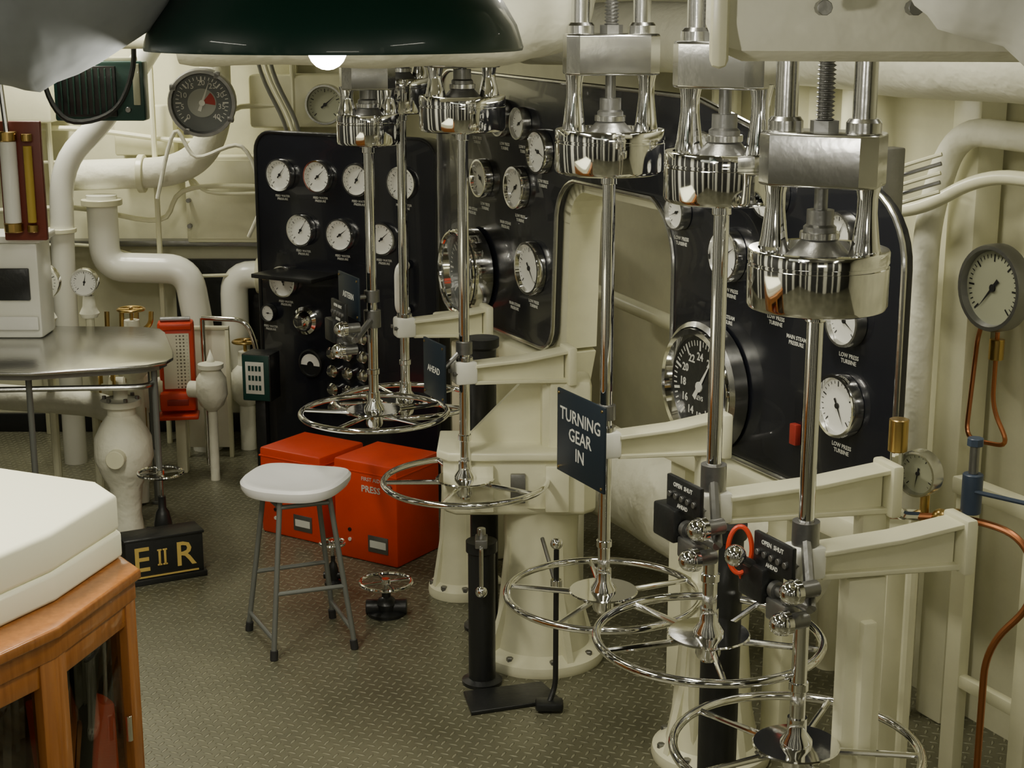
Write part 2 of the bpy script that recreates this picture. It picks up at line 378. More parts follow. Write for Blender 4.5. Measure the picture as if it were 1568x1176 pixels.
# ------------------------------------------------------------------ bearing brackets
def bracket(x,y,L,z=1.03,d=(.95,.312),leg=None,lw=.07):
    b=B('spindle_bearing_bracket'); d=Vector((*d,0)).normalized(); n=Vector((-d.y,d.x,0))
    T=Matrix(((d.x,0,n.x,x),(d.y,0,n.y,y),(0,1,0,z),(0,0,0,1)))
    b.prism([(.03,-.03),(.03,.022),(L*.6,.03),(L,.05),(L,-.05),(L*.6,-.04)],-.010,.010,CREAM,T)
    b.prism([(.03,.016),(.03,.028),(L*.6,.036),(L+.02,.056),(L+.02,.044),(L*.6,.024)],-.038,.038,CREAM,T,bev=.003)
    b.prism([(.03,-.040),(.03,-.028),(L*.6,-.036),(L+.02,-.044),(L+.02,-.058),(L*.6,-.048)],-.030,.030,CREAM,T,bev=.003)
    b.box((.0,.0,0),(.075,.075,.07),HAZE,.01,T=T)
    b.lathe([(.0185,.03),(.028,.03),(.028,.05),(.0185,.05)],STEEL,(x,y,z))
    for k in (-.026,.026): b.cyl(T@Vector((-.03,0,k)),T@Vector((-.045,0,k)),.008,STEELD,6)
    b.box((L+.02,0,0),(.03,.13,.10),CREAM,.008,T=T)
    if leg:
        e=T@Vector((L*leg,0,0)); zt=z-.05; a_=math.atan2(d.y,d.x)
        b.box((e.x,e.y,zt/2),(lw,.05,zt),CREAM,.012,rz=a_)
        b.box((e.x,e.y,zt*.45),(lw*.35,.09,zt*.9),CREAM,.006,rz=a_)
        b.box((e.x,e.y,.012),(lw+.08,.14,.024),CREAM,.006,rz=a_)
        b.prism([(L*leg-.05,-.045),(L*leg+.05,-.045),(L*leg+.05,-.25)],-.008,.008,CREAM,T)
    b.done(rz=math.atan2(d.y,d.x))
bracket(.637,3.23,.37,leg=.40,lw=.10)
bracket(.464,3.46,.44,1.08,leg=.95)
bracket(.258,4.17,.33,leg=.95)
bracket(-.155,4.96,.34,1.05,leg=.95)
bracket(-.402,5.75,.30,1.04,leg=.95)

def pedestal(x,y,sc,zt,name='cast_pedestal'):
    b=B(name); b.M=Matrix.Translation((x,y,0))
    b.lathe([(0,0),(.22*sc,0),(.225*sc,.015),(.22*sc,.035),(.17*sc,.06),(.15*sc,.15),(.125*sc,.4),(.13*sc,.55),(.15*sc,.58),(0,.58)],CREAM,seg=48)
    for i in range(8):
        a=PI/4*i+.2; b.cyl((math.cos(a)*.195*sc,math.sin(a)*.195*sc,.03),(math.cos(a)*.195*sc,math.sin(a)*.195*sc,.055),.012,STEELD,6)
    for i in range(4):
        a=PI/2*i+.5; T=Matrix.Rotation(a,4,'Z')@Matrix(((1,0,0,0),(0,0,1,0),(0,1,0,0),(0,0,0,1)))
        b.prism([(.1*sc,.03),(.21*sc,.03),(.14*sc,.25),(.12*sc,.55),(.1*sc,.55)],-.012,.012,CREAM,T)
    if zt>.6:
        b.prism([(-.33,-.1),(-.29,-.14),(.14,-.14),(.18,-.1),(.18,.12),(-.33,.12)],.55,.76,CREAM,bev=.02)
        b.prism([(-.35,-.12),(-.31,-.16),(.16,-.16),(.20,-.12),(.20,.13),(-.35,.13)],.745,.775,CREAM,bev=.008)
        b.box((-.2,-.15,.65),(.08,.03,.16),CREAM,.006); b.box((.05,-.15,.65),(.08,.03,.16),CREAM,.006); b.box((-.08,-.145,.65),(.05,.02,.1),STEELD,.004)
        b.box((.08,0,(zt+.76)/2),(.17,.16,zt-.76),CREAM,.02)
        b.prism([(-.28,.76),(.0,.76),(.0,zt),(-.05,zt)],-.02,.02,CREAM,Matrix(((1,0,0,0),(0,0,1,0),(0,1,0,0),(0,0,0,1))))
    b.done()
pedestal(.10,5.12,1.,1.0)
pedestal(.60,4.35,.8,.55)
pedestal(-.20,5.72,.55,.5)

def post(x,y,h,r=.045,knob=True):
    b=B('black_support_post'); b.M=Matrix.Translation((x,y,0))
    b.lathe([(0,0),(r*1.5,0),(r*1.5,.012),(r,.02),(r,h-.04),(r*1.15,h-.035),(r*1.15,h),(0,h)],BLKP,seg=32)
    if knob:
        b.tube(bend([(-.0,-r-.01,h),(-.0,-r-.03,h),(-.0,-r-.03,h-.14)],.015),.007,STEEL,8)
        b.sphere((0,-r-.03,h-.15),.020,CHROME)
        b.box((0,-r*.8,h+.01),(.04,.07,.03),STEELD,.004); b.cyl((0,-.02,h),(0,-.02,h+.05),.014,STEEL,12)
    b.done()
post(-.10,4.88,.50); post(.53,3.72,.95,.05,False); post(-.10,5.36,.545,.05,False)
b=B('black_valve_column'); b.M=Matrix.Translation((-.105,5.36,0)); b.lathe([(0,.546),(.05,.546),(.05,1.04),(.06,1.05),(.06,1.08),(0,1.08)],BLKP,seg=28); b.done()
b=B('black_floor_plinth'); b.prism([(-.13,4.62),(.16,4.72),(.1,4.86),(-.16,4.78)],0,.014,BLKP,bev=.004); b.done()
b=B('foot_lever'); b.tube(bend([(.14,4.68,.55),(.14,4.68,.08),(.12,4.66,.03)],.03),.009,BLKP,10); b.box((.12,4.66,.022),(.09,.06,.03),BLKP,.01); b.cyl((.14,4.68,.40),(.14,4.68,.44),.018,CHROME,16); b.sphere((.14,4.68,.56),.02,CHROME)
b.tube([(.14,4.68,.42),(.1,4.9,.5)],.007,STEELD,8)
b.done()

# ------------------------------------------------------------------ plaques
def plaque(x,y,z,W,Hh,txt,size,n=(-.898,-.44,0),name='warning_plaque',arm=None):
    b=B(name); F=frame((x,y,z),n); b.box((0,0,0),(W,Hh,.008),NAVY,.002,T=F)
    b.text(txt,size,PAINTW,F@Matrix.Translation((0,0,.0042)),ext=.0004,bold=.0004)
    for sx in (-1,1):
        for sy in (-1,1): b.cyl(F@Vector((sx*(W/2-.012),sy*(Hh/2-.012),.003)),F@Vector((sx*(W/2-.012),sy*(Hh/2-.012),.007)),.004,BRASS,8)
    if arm:
        b.tube([F@Vector((W/2-.05,0,-.005)),Vector(arm)],.008,STEELD,8)
        b.lathe([(.018,-.02),(.027,-.02),(.027,.02),(.018,.02)],STEELD,arm,seg=20)
    return b
plaque(.19,4.155,1.045,.27,.24,'TURNING\nGEAR\nIN',.052,arm=(.258,4.17,1.12)).done(rz=ROWROT)
plaque(-.57,5.41,1.22,.20,.15,'ASTERN',.03,arm=(-.49,5.40,1.22)).done(rz=ROWROT)
plaque(-.25,4.945,1.06,.17,.19,'AHEAD',.03,arm=(-.155,4.96,1.13)).done(rz=ROWROT)
def lamps(x,y,z,ax,ay,az,red=False):
    b=B('indicator_lamp_bracket'); F=frame((x,y,z),(-.898,-.44,0))
    b.box((.01,.02,0),(.14,.075,.012),BLKP,.003,T=F); b.box((-.05,-.055,-.01),(.09,.08,.06),BLKP,.006,T=F)
    b.box((.03,-.10,-.01),(.07,.05,.04),STEELD,.006,T=F)
    b.text('OPEN  SHUT',.014,PAINTW,F@Matrix.Translation((.01,.04,.0065)),ext=.0004,bold=.0003)
    for k in range(5): b.cyl(F@Vector((-.04+k*.025,.015,.006)),F@Vector((-.04+k*.025,.015,.012)),.007,STEELD,10)
    b.text('AHEAD',.013,PAINTW,F@Matrix.Translation((.01,-.006,.0065)),ext=.0004,bold=.0003)
    for q in ((.12,-.02),(.09,-.10)):
        c=F@Vector((q[0],q[1],.035)); b.cyl(F@Vector((q[0],q[1],-.03)),c,.018,STEELD,16); b.sphere(c,.025,CHROME)
        b.lathe([(.018,0),(.027,0),(.027,.012),(.018,.012)],CHROME,F@Vector((q[0],q[1],.018)),NB,seg=20)
    b.cyl(F@Vector((-.09,-.06,-.01)),F@Vector((.13,-.06,-.01)),.012,STEELD,12)
    for k in (-.06,.0,.05): b.lathe([(.012,0),(.02,0),(.02,.015),(.012,.015)],STEELD,F@Vector((k,-.06,-.01)),F.to_3x3()@Vector((1,0,0)),seg=16)
    b.tube([F@Vector((.13,-.06,-.01)),(ax,ay,az)],.012,STEELD,8)
    b.lathe([(.018,-.03),(.030,-.03),(.030,.03),(.018,.03)],STEELD,(ax,ay,az),seg=24)
    return b
lamps(.385,3.38,1.11,.464,3.46,1.15).done(rz=ROWROT)
b=lamps(.555,3.17,1.045,.637,3.23,1.09)
b.ring((.497,3.24,1.05),(-.3,-.95,.1),.026,.0055,RED,32,8,sy=2.0); b.tube([(.497,3.24,1.0),(.51,3.24,.97)],.005,RED,8)
b.sphere((.480,3.19,1.055),.024,CHROME); b.cyl((.480,3.19,1.055),(.53,3.22,1.02),.010,STEELD,10)
b.done(rz=ROWROT)
lamps(-.60,5.33,1.16,-.49,5.40,1.14).done(rz=ROWROT)

# ------------------------------------------------------------------ left gauge board + cabinet
D1=Vector((.8645,-.5025,0)); N1=Vector((-.5025,-.8645,0)); C1=Vector((-.74,7.0,0))
T1=Matrix(((D1.x,0,N1.x,C1.x),(D1.y,0,N1.y,C1.y),(0,1,0,0),(0,0,0,1)))
b=B('boiler_gauge_cabinet')
o1=arc(-.42,1.56,.09,180,90,6)+arc(.39,1.56,.09,90,0,6)+[(.48,.0),(-.51,.0)]
o1=o1[::-1]
b.prism(o1,-.10,0,BLACK,T1,bev=.004)
b.tube([T1@Vector((p[0],p[1],.0)) for p in ([(-.51,.3)]+arc(-.42,1.56,.09,180,90,6)+arc(.39,1.56,.09,90,0,6)+[(.48,.3)])],.008,BLKP,8)
for s_,z_,d_,a_ in ((-.358,1.46,.15,50),(-.143,1.463,.15,40),(.072,1.46,.15,60),(.31,1.458,.15,-50),(-.248,1.214,.15,55),(-.027,1.208,.15,35),(.2,1.206,.15,40),(-.359,.968,.15,100),(-.454,.81,.085,0)):
    gauge(b,T1@Vector((s_,z_,0)),N1,d_,WHITE,CHROME if d_>.1 else BLKP,17,a_,.03)
    b.text('FEED WATER\nPRESSURE',.014,PAINTW,T1@Matrix.Translation((s_,z_-d_*.5-.03,.001)),ext=.0003,bold=.0002)
c=T1@Vector((-.24,.795,0)); b.lathe([(.065,0),(.065,.02),(.05,.03),(.045,.05),(.03,.065),(0,.07)],CHROME,c,N1)
c=T1@Vector((-.213,.597,0)); b.lathe([(.066,0),(.066,.025),(.058,.028),(.056,.02),(0,.02)],BLKP,c,N1)
b.prism(arc(0,-.01,.054,180,0,12)+[(.02,-.01)]+arc(0,-.01,.02,0,180,6),.0205,.0225,WHITE,T1@Matrix.Translation((-.213,.597,0)))
for i in range(3):
    for j in range(5):
        c=T1@Vector((-.07+i*.085,.75-j*.085,0)); b.lathe([(.014,0),(.014,.03),(.028,.035),(.03,.05),(.02,.062),(0,.065)],CHROME,c,N1,seg=16)
b.box((-.22,1.02,.1),(.34,.02,.22),BLKP,.004,T=T1)
b.tube(bend([T1@Vector((.33,1.10,.02)),T1@Vector((.33,1.10,.08)),T1@Vector((.33,.90,.08)),T1@Vector((.33,.90,.02))],.05),.02,HAZE,12)
b.done(rz=math.atan2(-.5025,.8645))
b=B('switch_box'); F=frame((-1.17,7.00,.44),(-.25,-.97,0))
b.box((0,.11,-.05),(.14,.22,.12),BLKP,.006,T=F)
b.box((0,.11,.011),(.13,.21,.004),GREENP,.001,T=F)
b.box((-.005,.11,.014),(.09,.15,.003),PAINTW,.001,T=F)
b.box((0,-.22,-.05),(.05,.44,.05),BLKP,.004,T=F)
for i in range(3):
    for j in range(4): b.box((-.030+j*.017,.065+i*.045,.0165),(.011,.024,.002),GREENP,0,T=F)
b.done()

# ------------------------------------------------------------------ red boxes
def redbox(x0,y0,x1,y1,dep,h,lab):
    a=Vector((x0,y0,0));c=Vector((x1,y1,0));d=(c-a);w=d.length;d.normalize();n=Vector((-d.y,d.x,0))
    if n.y<0:n=-n
    b=B('red_equipment_case'); F=Matrix(((d.x,n.x,0,a.x),(d.y,n.y,0,a.y),(0,0,1,0),(0,0,0,1)))
    b.box((w/2,dep/2,h/2),(w,dep,h),RED,.012,T=F)
    b.box((w/2,dep/2,h*.9),(w+.006,dep+.006,.008),RED,.003,T=F)
    G=F@Matrix(((1,0,0,0),(0,0,-1,0),(0,1,0,0),(0,0,0,1)))
    b.text('PRESS',.038,PAINTW,G@Matrix.Translation((w*.60,h*.74,.002)),ext=.0006,bold=.0006)
    b.text(lab,.022,PAINTW,G@Matrix.Translation((w*.6,h*.84,.002)),ext=.0006)
    b.box((w*.7,h*.2,.002),(.10,.07,.004),STEELD,.001,T=G); b.box((w*.7,h*.2,.004),(.08,.03,.002),PAINTW,0,T=G)
    b.cyl(G@Vector((w*.25,h*.2,0)),G@Vector((w*.25,h*.2,.006)),.008,PAINTW,10)
    b.cyl(G@Vector((w*.25,h*.3,0)),G@Vector((w*.25,h*.3,.006)),.008,INK,10)
    b.cyl(G@Vector((w*.9,h*.8,0)),G@Vector((w*.9,h*.8,.014)),.012,STEELD,10)
    b.done(rz=math.atan2(d.y,d.x))
redbox(-.73,6.14,-.46,5.97,.30,.42,'FIRST AID')
redbox(-1.08,6.44,-.80,6.26,.30,.38,'RESCUE')

# ------------------------------------------------------------------ stool
b=B('laboratory_stool')
sx,sy,sz=-.756,5.26,.578; F=Matrix.Translation((sx,sy,sz))@Matrix.Rotation(-.25,4,'Z')
def rsq(w,p=3.2,N=48):
    return [(w*math.copysign(abs(math.cos(2*PI*i/N))**(2/p),math.cos(2*PI*i/N)), w*.92*math.copysign(abs(math.sin(2*PI*i/N))**(2/p),math.sin(2*PI*i/N))) for i in range(N)]
layers=[(.145,-.026),(.168,-.022),(.178,-.006),(.180,.012),(.172,.022),(.158,.023),(.12,.012),(.06,.005),(.001,.003)]
vs=[];fs=[];N=48
for w,h in layers: vs+=[F@Vector((p[0],p[1],h+.012*(p[0]/.18)**2*(1 if w>.05 else 0))) for p in rsq(w)]
for k in range(len(layers)-1):
    for i in range(N): j=(i+1)%N; fs.append([k*N+i,k*N+j,(k+1)*N+j,(k+1)*N+i])
fs.append(list(range(N))[::-1])
b.add(vs,fs,STOOLM)
feet=[(-.955,5.33),(-.825,5.06),(-.555,5.16),(-.665,5.45)]
tops=[]
for fx,fy in feet:
    t=Vector((sx+(fx-sx)*.6,sy+(fy-sy)*.6,sz-.02)); tops.append(t)
    b.tube([t,(fx,fy,.02)],.0095,GREYT,12); b.cyl((fx,fy,0),(fx+(t.x-fx)*.05,fy+(t.y-fy)*.05,.035),.014,RUBBER,14)
def leg(i,z): f=Vector((*feet[i],.02)); t=tops[i]; k=(z-.02)/(t.z-.02); return f.lerp(t,k)
for i,j,z in ((0,1,.07),(2,3,.07),(1,2,.23),(0,3,.23),(0,1,.53),(1,2,.53),(2,3,.53),(3,0,.53)):
    b.tube([leg(i,z),leg(j,z)],.008,GREYT,10)
b.done()

def valve(x,y,zw,R,name='floor_valve',body=BLKP,m=CHROME):
    b=B(name); b.M=Matrix.Translation((x,y,0))
    b.lathe([(0,0),(R*.75,0),(R*.75,.012),(R*.4,.02),(R*.42,zw*.35),(R*.3,zw*.5),(R*.18,zw*.55),(R*.18,zw*.7),(0,zw*.7)],body,seg=24)
    b.cyl((0,0,zw*.6),(0,0,zw+.01),.008,STEEL,12)
    b.cyl((-R*.8,0,zw*.22),(R*.8,0,zw*.22),R*.3,body,16)
    b.ring((0,0,zw),(0,0,1),R,.007,m,40,8)
    b.cyl((0,0,zw-.008),(0,0,zw+.014),.017,m,16)
    for i in range(4):
        a=PI/2*i+.4; b.cyl((0,0,zw),(math.cos(a)*R,math.sin(a)*R,zw),.005,m,8)
    b.done()
valve(-.468,5.49,.125,.095); valve(-.70,5.80,.17,.048); valve(-1.45,6.20,.335,.09,'pedestal_valve')

b=B('royal_cypher_plinth'); a=Vector((-1.50,5.755,0)); c=Vector((-1.225,5.90,0)); d=(c-a).normalized(); n=Vector((-d.y,d.x,0)); w=(c-a).length
F=Matrix(((d.x,n.x,0,a.x),(d.y,n.y,0,a.y),(0,0,1,0),(0,0,0,1)))
b.box((w/2,.06,.09),(w,.12,.18),BLKP,.006,T=F); b.box((w/2,.06,.012),(w+.02,.14,.024),BLKP,.004,T=F)
b.box((w/2,.06,.185),(w+.01,.13,.012),BLKP,.004,T=F)
G=F@Matrix(((1,0,0,0),(0,0,-1,0),(0,1,0,0),(0,0,0,1)))
b.text('E',.14,GOLD,G@Matrix.Translation((w*.2,.10,.001)),ext=.002,bold=.001)
for k in (.43,.50):
    b.box((w*k,.105,.002),(.009,.065,.004),GOLD,.001,T=G)
    for zz in (.075,.135): b.box((w*k,zz,.002),(.018,.006,.004),GOLD,.001,T=G)
b.text('R',.14,GOLD,G@Matrix.Translation((w*.76,.10,.001)),ext=.002,bold=.001)
b.box((w*.5,.032,.002),(w*.85,.006,.003),GOLD,0,T=G)
b.done(rz=math.atan2(d.y,d.x))

# ------------------------------------------------------------------ steel table
b=B('steel_work_table')
tp=[(-2.45,6.05),(-1.9,6.02),(-1.58,6.12),(-1.47,6.16),(-1.41,6.22),(-1.395,6.30),(-1.42,6.42),(-1.54,6.82),(-1.58,6.90),(-1.66,6.94),(-2.45,6.98)]
b.prism(tp,.785,.80,STEEL,bev=.005)
b.prism([(p[0]-.03,6.5+(p[1]-6.5)*.94) for p in tp],.762,.786,STEELD)
b.tube(bend([(-2.4,6.12,.70),(-1.46,6.20,.70),(-1.62,6.88,.70),(-2.4,6.92,.70)],.1),.012,STEEL,10)
for x,y in ((-1.95,6.15),(-1.47,6.27),(-1.62,6.84),(-2.38,6.85)):
    b.tube([(x,y,.77),(x,y,.0)],.013,GREYT,12); b.cyl((x,y,0),(x,y,.012),.028,GREYT,16)
b.tube([(-1.47,6.27,.25),(-1.62,6.84,.25)],.010,GREYT,8)
b.done()

# ------------------------------------------------------------------ lagged pipework, back left
b=B('lagged_steam_pipe')
b.tube(bend([(-1.5,7.5,2.3),(-1.93,7.5,1.68),(-2.15,7.5,1.48),(-2.17,7.5,.95),(-2.17,7.5,.0)],.18),.056,HAZE,20)
for z in (1.15,.6): b.cyl((-2.17,7.5,z),(-2.17,7.5,z+.02),.075,CREAM,24)
b.done()
b=B('lagged_steam_pipe')
b.tube(bend([(-2.2,7.8,1.39),(-1.62,7.8,1.41),(-1.45,7.8,1.6),(-1.45,7.8,2.2)],.18,10),.075,LAG,20)
b.cyl((-1.85,7.8,1.40),(-1.82,7.8,1.40),.095,CREAM,24)
b.done()
b=B('lagged_steam_pipe')
b.tube(bend([(-2.03,7.75,1.3),(-2.03,7.75,.94),(-1.62,7.75,.93),(-1.56,7.75,.5),(-1.56,7.75,0)],.11,8),.075,HAZE,20)
b.cyl((-2.03,7.75,1.25),(-2.03,7.75,1.28),.1,CREAM,24)
b.done()
b=B('lagged_steam_pipe'); b.tube(bend([(-1.42,7.9,.3),(-1.42,7.9,.88),(-.6,7.9,.86)],.1),.07,HAZE,18); b.cyl((-1.3,7.9,.872),(-1.27,7.9,.872),.09,CREAM,24); b.done()
b=B('lagged_drain_pipe'); b.tube(bend([(-2.6,7.1,.45),(-1.85,7.0,.42),(-1.72,6.9,.30),(-1.72,6.85,0)],.15,8),.06,LAG,18); b.done()
b=B('lagged_strainer_body'); b.M=Matrix.Translation((-1.66,6.45,0))
b.lathe([(0,0),(.07,0),(.06,.08),(.07,.2),(.10,.26),(.125,.33),(.12,.42),(.09,.48),(.06,.52),(.06,.55),(.085,.56),(.085,.585),(.03,.59),(.03,.64),(0,.64)],LAG,seg=28)
b.cyl((0,-.1,.36),(0,-.16,.36),.04,CREAM,16)
for i in range(6): a=i*PI/3; b.cyl((.07*math.cos(a),.07*math.sin(a),.575),(.07*math.cos(a),.07*math.sin(a),.60),.009,STEELD,6)
b.done()
b=B('lagged_stop_valve'); b.M=Matrix.Translation((-1.42,7.2,0))
b.lathe([(0,0),(.022,0),(.022,.34),(.055,.37),(.075,.42),(.07,.50),(.045,.54),(.06,.55),(.06,.57),(.02,.58),(0,.64)],LAG,seg=28)
b.cyl((.0,.0,.44),(-.11,.03,.44),.04,LAG,16)
b.done()
b=B('chrome_grab_rail'); b.tube(bend([(-1.50,7.45,.74),(-1.28,7.4,.74),(-1.235,7.4,.62),(-1.225,7.4,0)],.06),.013,CHROME,12); b.tube([(-1.50,7.45,.74),(-1.50,7.45,.0)],.013,CHROME,12); b.done()
b=B('wall_stiffener_frame')
for x in (-2.45,-1.1): b.box((x,8.06,1.35),(.035,.08,2.7),WALL,.004)
b.box((-1.7,8.05,1.02),(2.5,.09,.03),STEELD,.004)
b.box((-1.3,8.07,.62),(.9,.05,.62),BLKP,.004)
b.done()
b=B('wall_junction_panel'); b.box((-1.45,8.03,1.25),(.42,.12,.44),CREAM,.01); b.box((-1.45,7.968,1.25),(.38,.01,.40),CREAM,.003)
for z in (1.12,1.25,1.38): b.cyl((-1.64,7.96,z),(-1.64,7.93,z),.012,STEELD,8)
b.done()
b=B('ventilation_trunk'); b.box((-1.05,7.95,1.75),(.5,.2,.26),CREAM,.02); b.box((-2.55,7.9,1.9),(.6,.3,.5),CREAM,.02); b.box((-1.85,8.0,1.6),(.3,.1,.25),WALL,.01); b.done()
b=B('small_bore_pipes')
for i in range(4):
    z=1.02+i*.2+random.uniform(-.03,.03); y=7.9-.015*(i%3)
    b.tube(catmull([(-2.7,y,z),(-2.2,y,z+.02),(-1.9+.12*i,y,z-.04),(-1.7+.12*i,y-.05,z+.13*(1 if i%2 else -1)),(-.8,y,z+.1*(1 if i%2 else -1))]),.009+.004*(i%2),CREAM,8)
for x in (-2.3,-1.78,-1.08,-.62): b.tube([(x,7.86,0),(x,7.86,2.69)],.014,CREAM,8)
b.done()
b=B('cable_run')
for i in range(3):
    b.tube(catmull([(-1.30+.03*i,7.75,2.3),(-1.22+.03*i,7.75,1.9),(-1.1+.03*i,7.75,1.6),(-1.08+.03*i,7.75,1.2)]),.010,CREAM if i%2 else STEELD,8)
b.tube(catmull([(-1.72,7.6,1.3),(-1.62,7.6,1.62),(-1.52,7.6,1.5),(-1.3,7.6,1.55),(-1.22,7.62,1.3),(-1.3,7.7,1.1)]),.010,LAG,8)
b.done()
for x,y,z in ((-1.80,7.35,.42),(-1.35,7.75,.35),(-1.78,7.2,.62)):
    b=B('globe_valve'); b.M=Matrix.Translation((x,y,0))
    b.lathe([(0,0),(.04,0),(.04,z-.12),(.075,z-.08),(.085,z),(.07,z+.06),(.04,z+.09),(.035,z+.16),(0,z+.16)],LAG,seg=24)
    b.cyl((-.12,0,z),(.12,0,z),.05,LAG,20); b.cyl((.11,0,z),(.13,0,z),.075,CREAM,20); b.cyl((-.13,0,z),(-.11,0,z),.075,CREAM,20)
    b.cyl((0,0,z+.15),(0,0,z+.22),.009,BRASS,10); b.ring((0,0,z+.21),(0,0,1),.06,.007,BRASS,30,8)
    for i in range(3): a=i*PI/3; b.cyl((-.06*math.cos(a),-.06*math.sin(a),z+.21),(.06*math.cos(a),.06*math.sin(a),z+.21),.005,BRASS,8)
    b.done()

for x,d in ((-2.12,.17),(-1.925,.125)):
    b=B('pressure_gauge'); gauge(b,(x,6.99,1.0),(.05,-1,0),d,WHITE,CHROME,21,80,.05)
    b.lathe([(.035,0),(.045,.02),(.03,.05),(.025,.1)],LAG,(x,7.02,1.0-d/2-.11)); b.cyl((x,7.02,.81),(x,7.02,1.0-d/2),.016,STEEL,12)
    b.tube([(x,7.02,.83),(x,7.02,0)],.02,CREAM,10); b.done()
b=B('engine_telegraph_dial'); gauge(b,(-1.42,7.30,1.78),(.12,-1,-.05),.31,GREYD,STEELD,31,70,.08,PAINTW,numbers=True)
F=frame((-1.42,7.30,1.78),(.12,-1,-.05))
b.lathe([(.065,.0495),(0,.0495)],LGREY,F@Vector((0,0,0)),(.12,-1,-.05),seg=32)
b.prism([(0,0)]+arc(0,0,.06,-10,50,6),.0500,.0505,REDD,F)
for k in range(4):
    a=math.radians(60+90*k); b.box((.145*math.cos(a),.145*math.sin(a),.05),(.03,.03,.06),STEELD,.005,T=F)
b.cyl((-1.42,7.36,1.78),(-1.42,7.70,1.80),.035,CREAM,16); b.cyl((-1.42,7.33,1.78),(-1.42,7.38,1.78),.13,CREAM,28)
b.done()
b=B('wall_pressure_gauge'); gauge(b,(-.87,7.45,1.76),(-.1,-1,0),.19,CREAMD,STEEL,21,40,.05); b.cyl((-.87,7.45,1.76),(-.87,7.84,1.76),.03,CREAM,12); b.done()
b=B('green_switch_panel'); b.box((-1.83,7.1,1.84),(.40,.10,.26),GREENP,.01); b.box((-1.88,7.045,1.84),(.26,.02,.22),BLKP,.004)
for i in range(9): b.box((-1.99+i*.028,7.034,1.84),(.008,.01,.2),GREEN,.002)
b.box((-1.66,7.05,1.87),(.03,.02,.18),CREAMD,.003); b.cyl((-1.70,7.05,1.76),(-1.70,7.03,1.76),.012,STEELD,12)
b.tube(catmull([(-2.02,7.0,2.2),(-2.05,6.98,1.9),(-1.95,6.96,1.72),(-1.75,6.97,1.76),(-1.66,7.0,1.95),(-1.66,7.0,2.2)]),.012,BLKP,8)
b.cyl((-1.83,7.14,1.97),(-1.83,7.14,2.69),.02,CREAM,12); b.box((-1.83,7.15,1.975),(.3,.05,.02),CREAM,.003)
b.done()
b=B('sight_glass_indicator'); b.box((-2.06,6.62,1.49),(.18,.03,.50),BROWN,.006)
b.cyl((-2.10,6.58,1.30),(-2.10,6.58,1.66),.034,WHITE,20); b.cyl((-2.02,6.58,1.32),(-2.02,6.58,1.64),.018,YEL,16)
for z in (1.28,1.66): b.cyl((-2.10,6.58,z),(-2.10,6.58,z+.04),.040,BRASS,20); b.cyl((-2.02,6.58,z),(-2.02,6.58,z+.03),.023,BRASS,16)
b.tube([(-2.10,6.58,1.68),(-2.12,6.6,1.9),(-2.12,6.6,2.69)],.012,STEEL,8)
b.done()
b=B('instrument_housing'); b.box((-2.22,6.78,1.01),(.36,.2,.42),HAZE,.015); b.box((-2.20,6.672,1.04),(.24,.02,.14),BLKP,.006); b.box((-2.2,6.668,.87),(.3,.02,.06),WHITE,.006); b.box((-2.22,6.78,1.235),(.4,.24,.03),HAZE,.006); b.done()
b=B('red_grille_box'); F=frame((-1.60,7.30,.30),(.15,-1,0))
b.box((0,.22,-.04),(.17,.46,.08),RED,.015,T=F)
b.box((0,.26,.004),(.125,.27,.012),PERF,.004,T=F)
b.box((0,.43,.01),(.15,.03,.03),RED,.006,T=F); b.box((0,.07,.02),(.17,.09,.07),RED,.012,T=F); b.box((0,.07,.058),(.10,.03,.006),REDD,.002,T=F)
b.box((0,.0,.03),(.19,.02,.12),RED,.006,T=F)
b.cyl(F@Vector((-.07,.46,-.02)),F@Vector((.07,.46,-.02)),.012,STEELD,10)
b.M=Matrix.Identity(4); b.box((-1.60,7.33,.15),(.05,.05,.30),CREAM,.005)
b.done()
b=B('perforated_screen'); b.box((-1.52,7.60,.35),(.22,.015,.6),PERF,.003); b.box((-1.52,7.60,.66),(.24,.03,.02),CREAM,.003)
for x in (-1.63,-1.41): b.box((x,7.6,.33),(.02,.03,.66),CREAM,.003)
b.done()
b=B('brass_pipe_fittings')
for i in range(4):
    x=-1.98+i*.07; b.tube(bend([(x,7.3,0),(x,7.3,.55+.05*i),(x+.06,7.28,.62+.04*i),(x+.06,7.3,.8)],.04),.012,BRASS,8); b.cyl((x,7.3,.45+.06*i),(x,7.3,.49+.06*i),.022,BRASS,6)
b.done()

# ------------------------------------------------------------------ display cabinet + cushion
b=B('glazed_display_cabinet')
cp=[(-.818,3.26),(-.903,2.924),(-1.15,2.47),(-1.9,2.47),(-1.9,3.9),(-.95,3.44)]
cen=Vector((-1.4,3.15))
def inset(P,d):
    n=len(P);o=[]
    for i in range(n):
        a=Vector(P[i-1]);c=Vector(P[i]);e=Vector(P[(i+1)%n])
        d1=(c-a).normalized();d2=(e-c).normalized();n1=Vector((d1.y,-d1.x));n2=Vector((d2.y,-d2.x))
        m=(n1+n2).normalized(); o.append(tuple(c+m*d/max(.3,m.dot(n1))))
    return o
ar=sum(cp[i-1][0]*cp[i][1]-cp[i][0]*cp[i-1][1] for i in range(6)); sg=1 if ar<0 else -1
b.prism(cp,.975,1.0,WOOD,bev=.006); c2=inset(cp,.012*sg); b.prism(c2,.93,.976,WOOD,bev=.003)
b.prism(c2,0,.12,WOOD,bev=.004)
inn=inset(cp,.06*sg)
b.prism(inn,.12,.14,WOOD); b.prism(inn,.52,.535,WOOD)
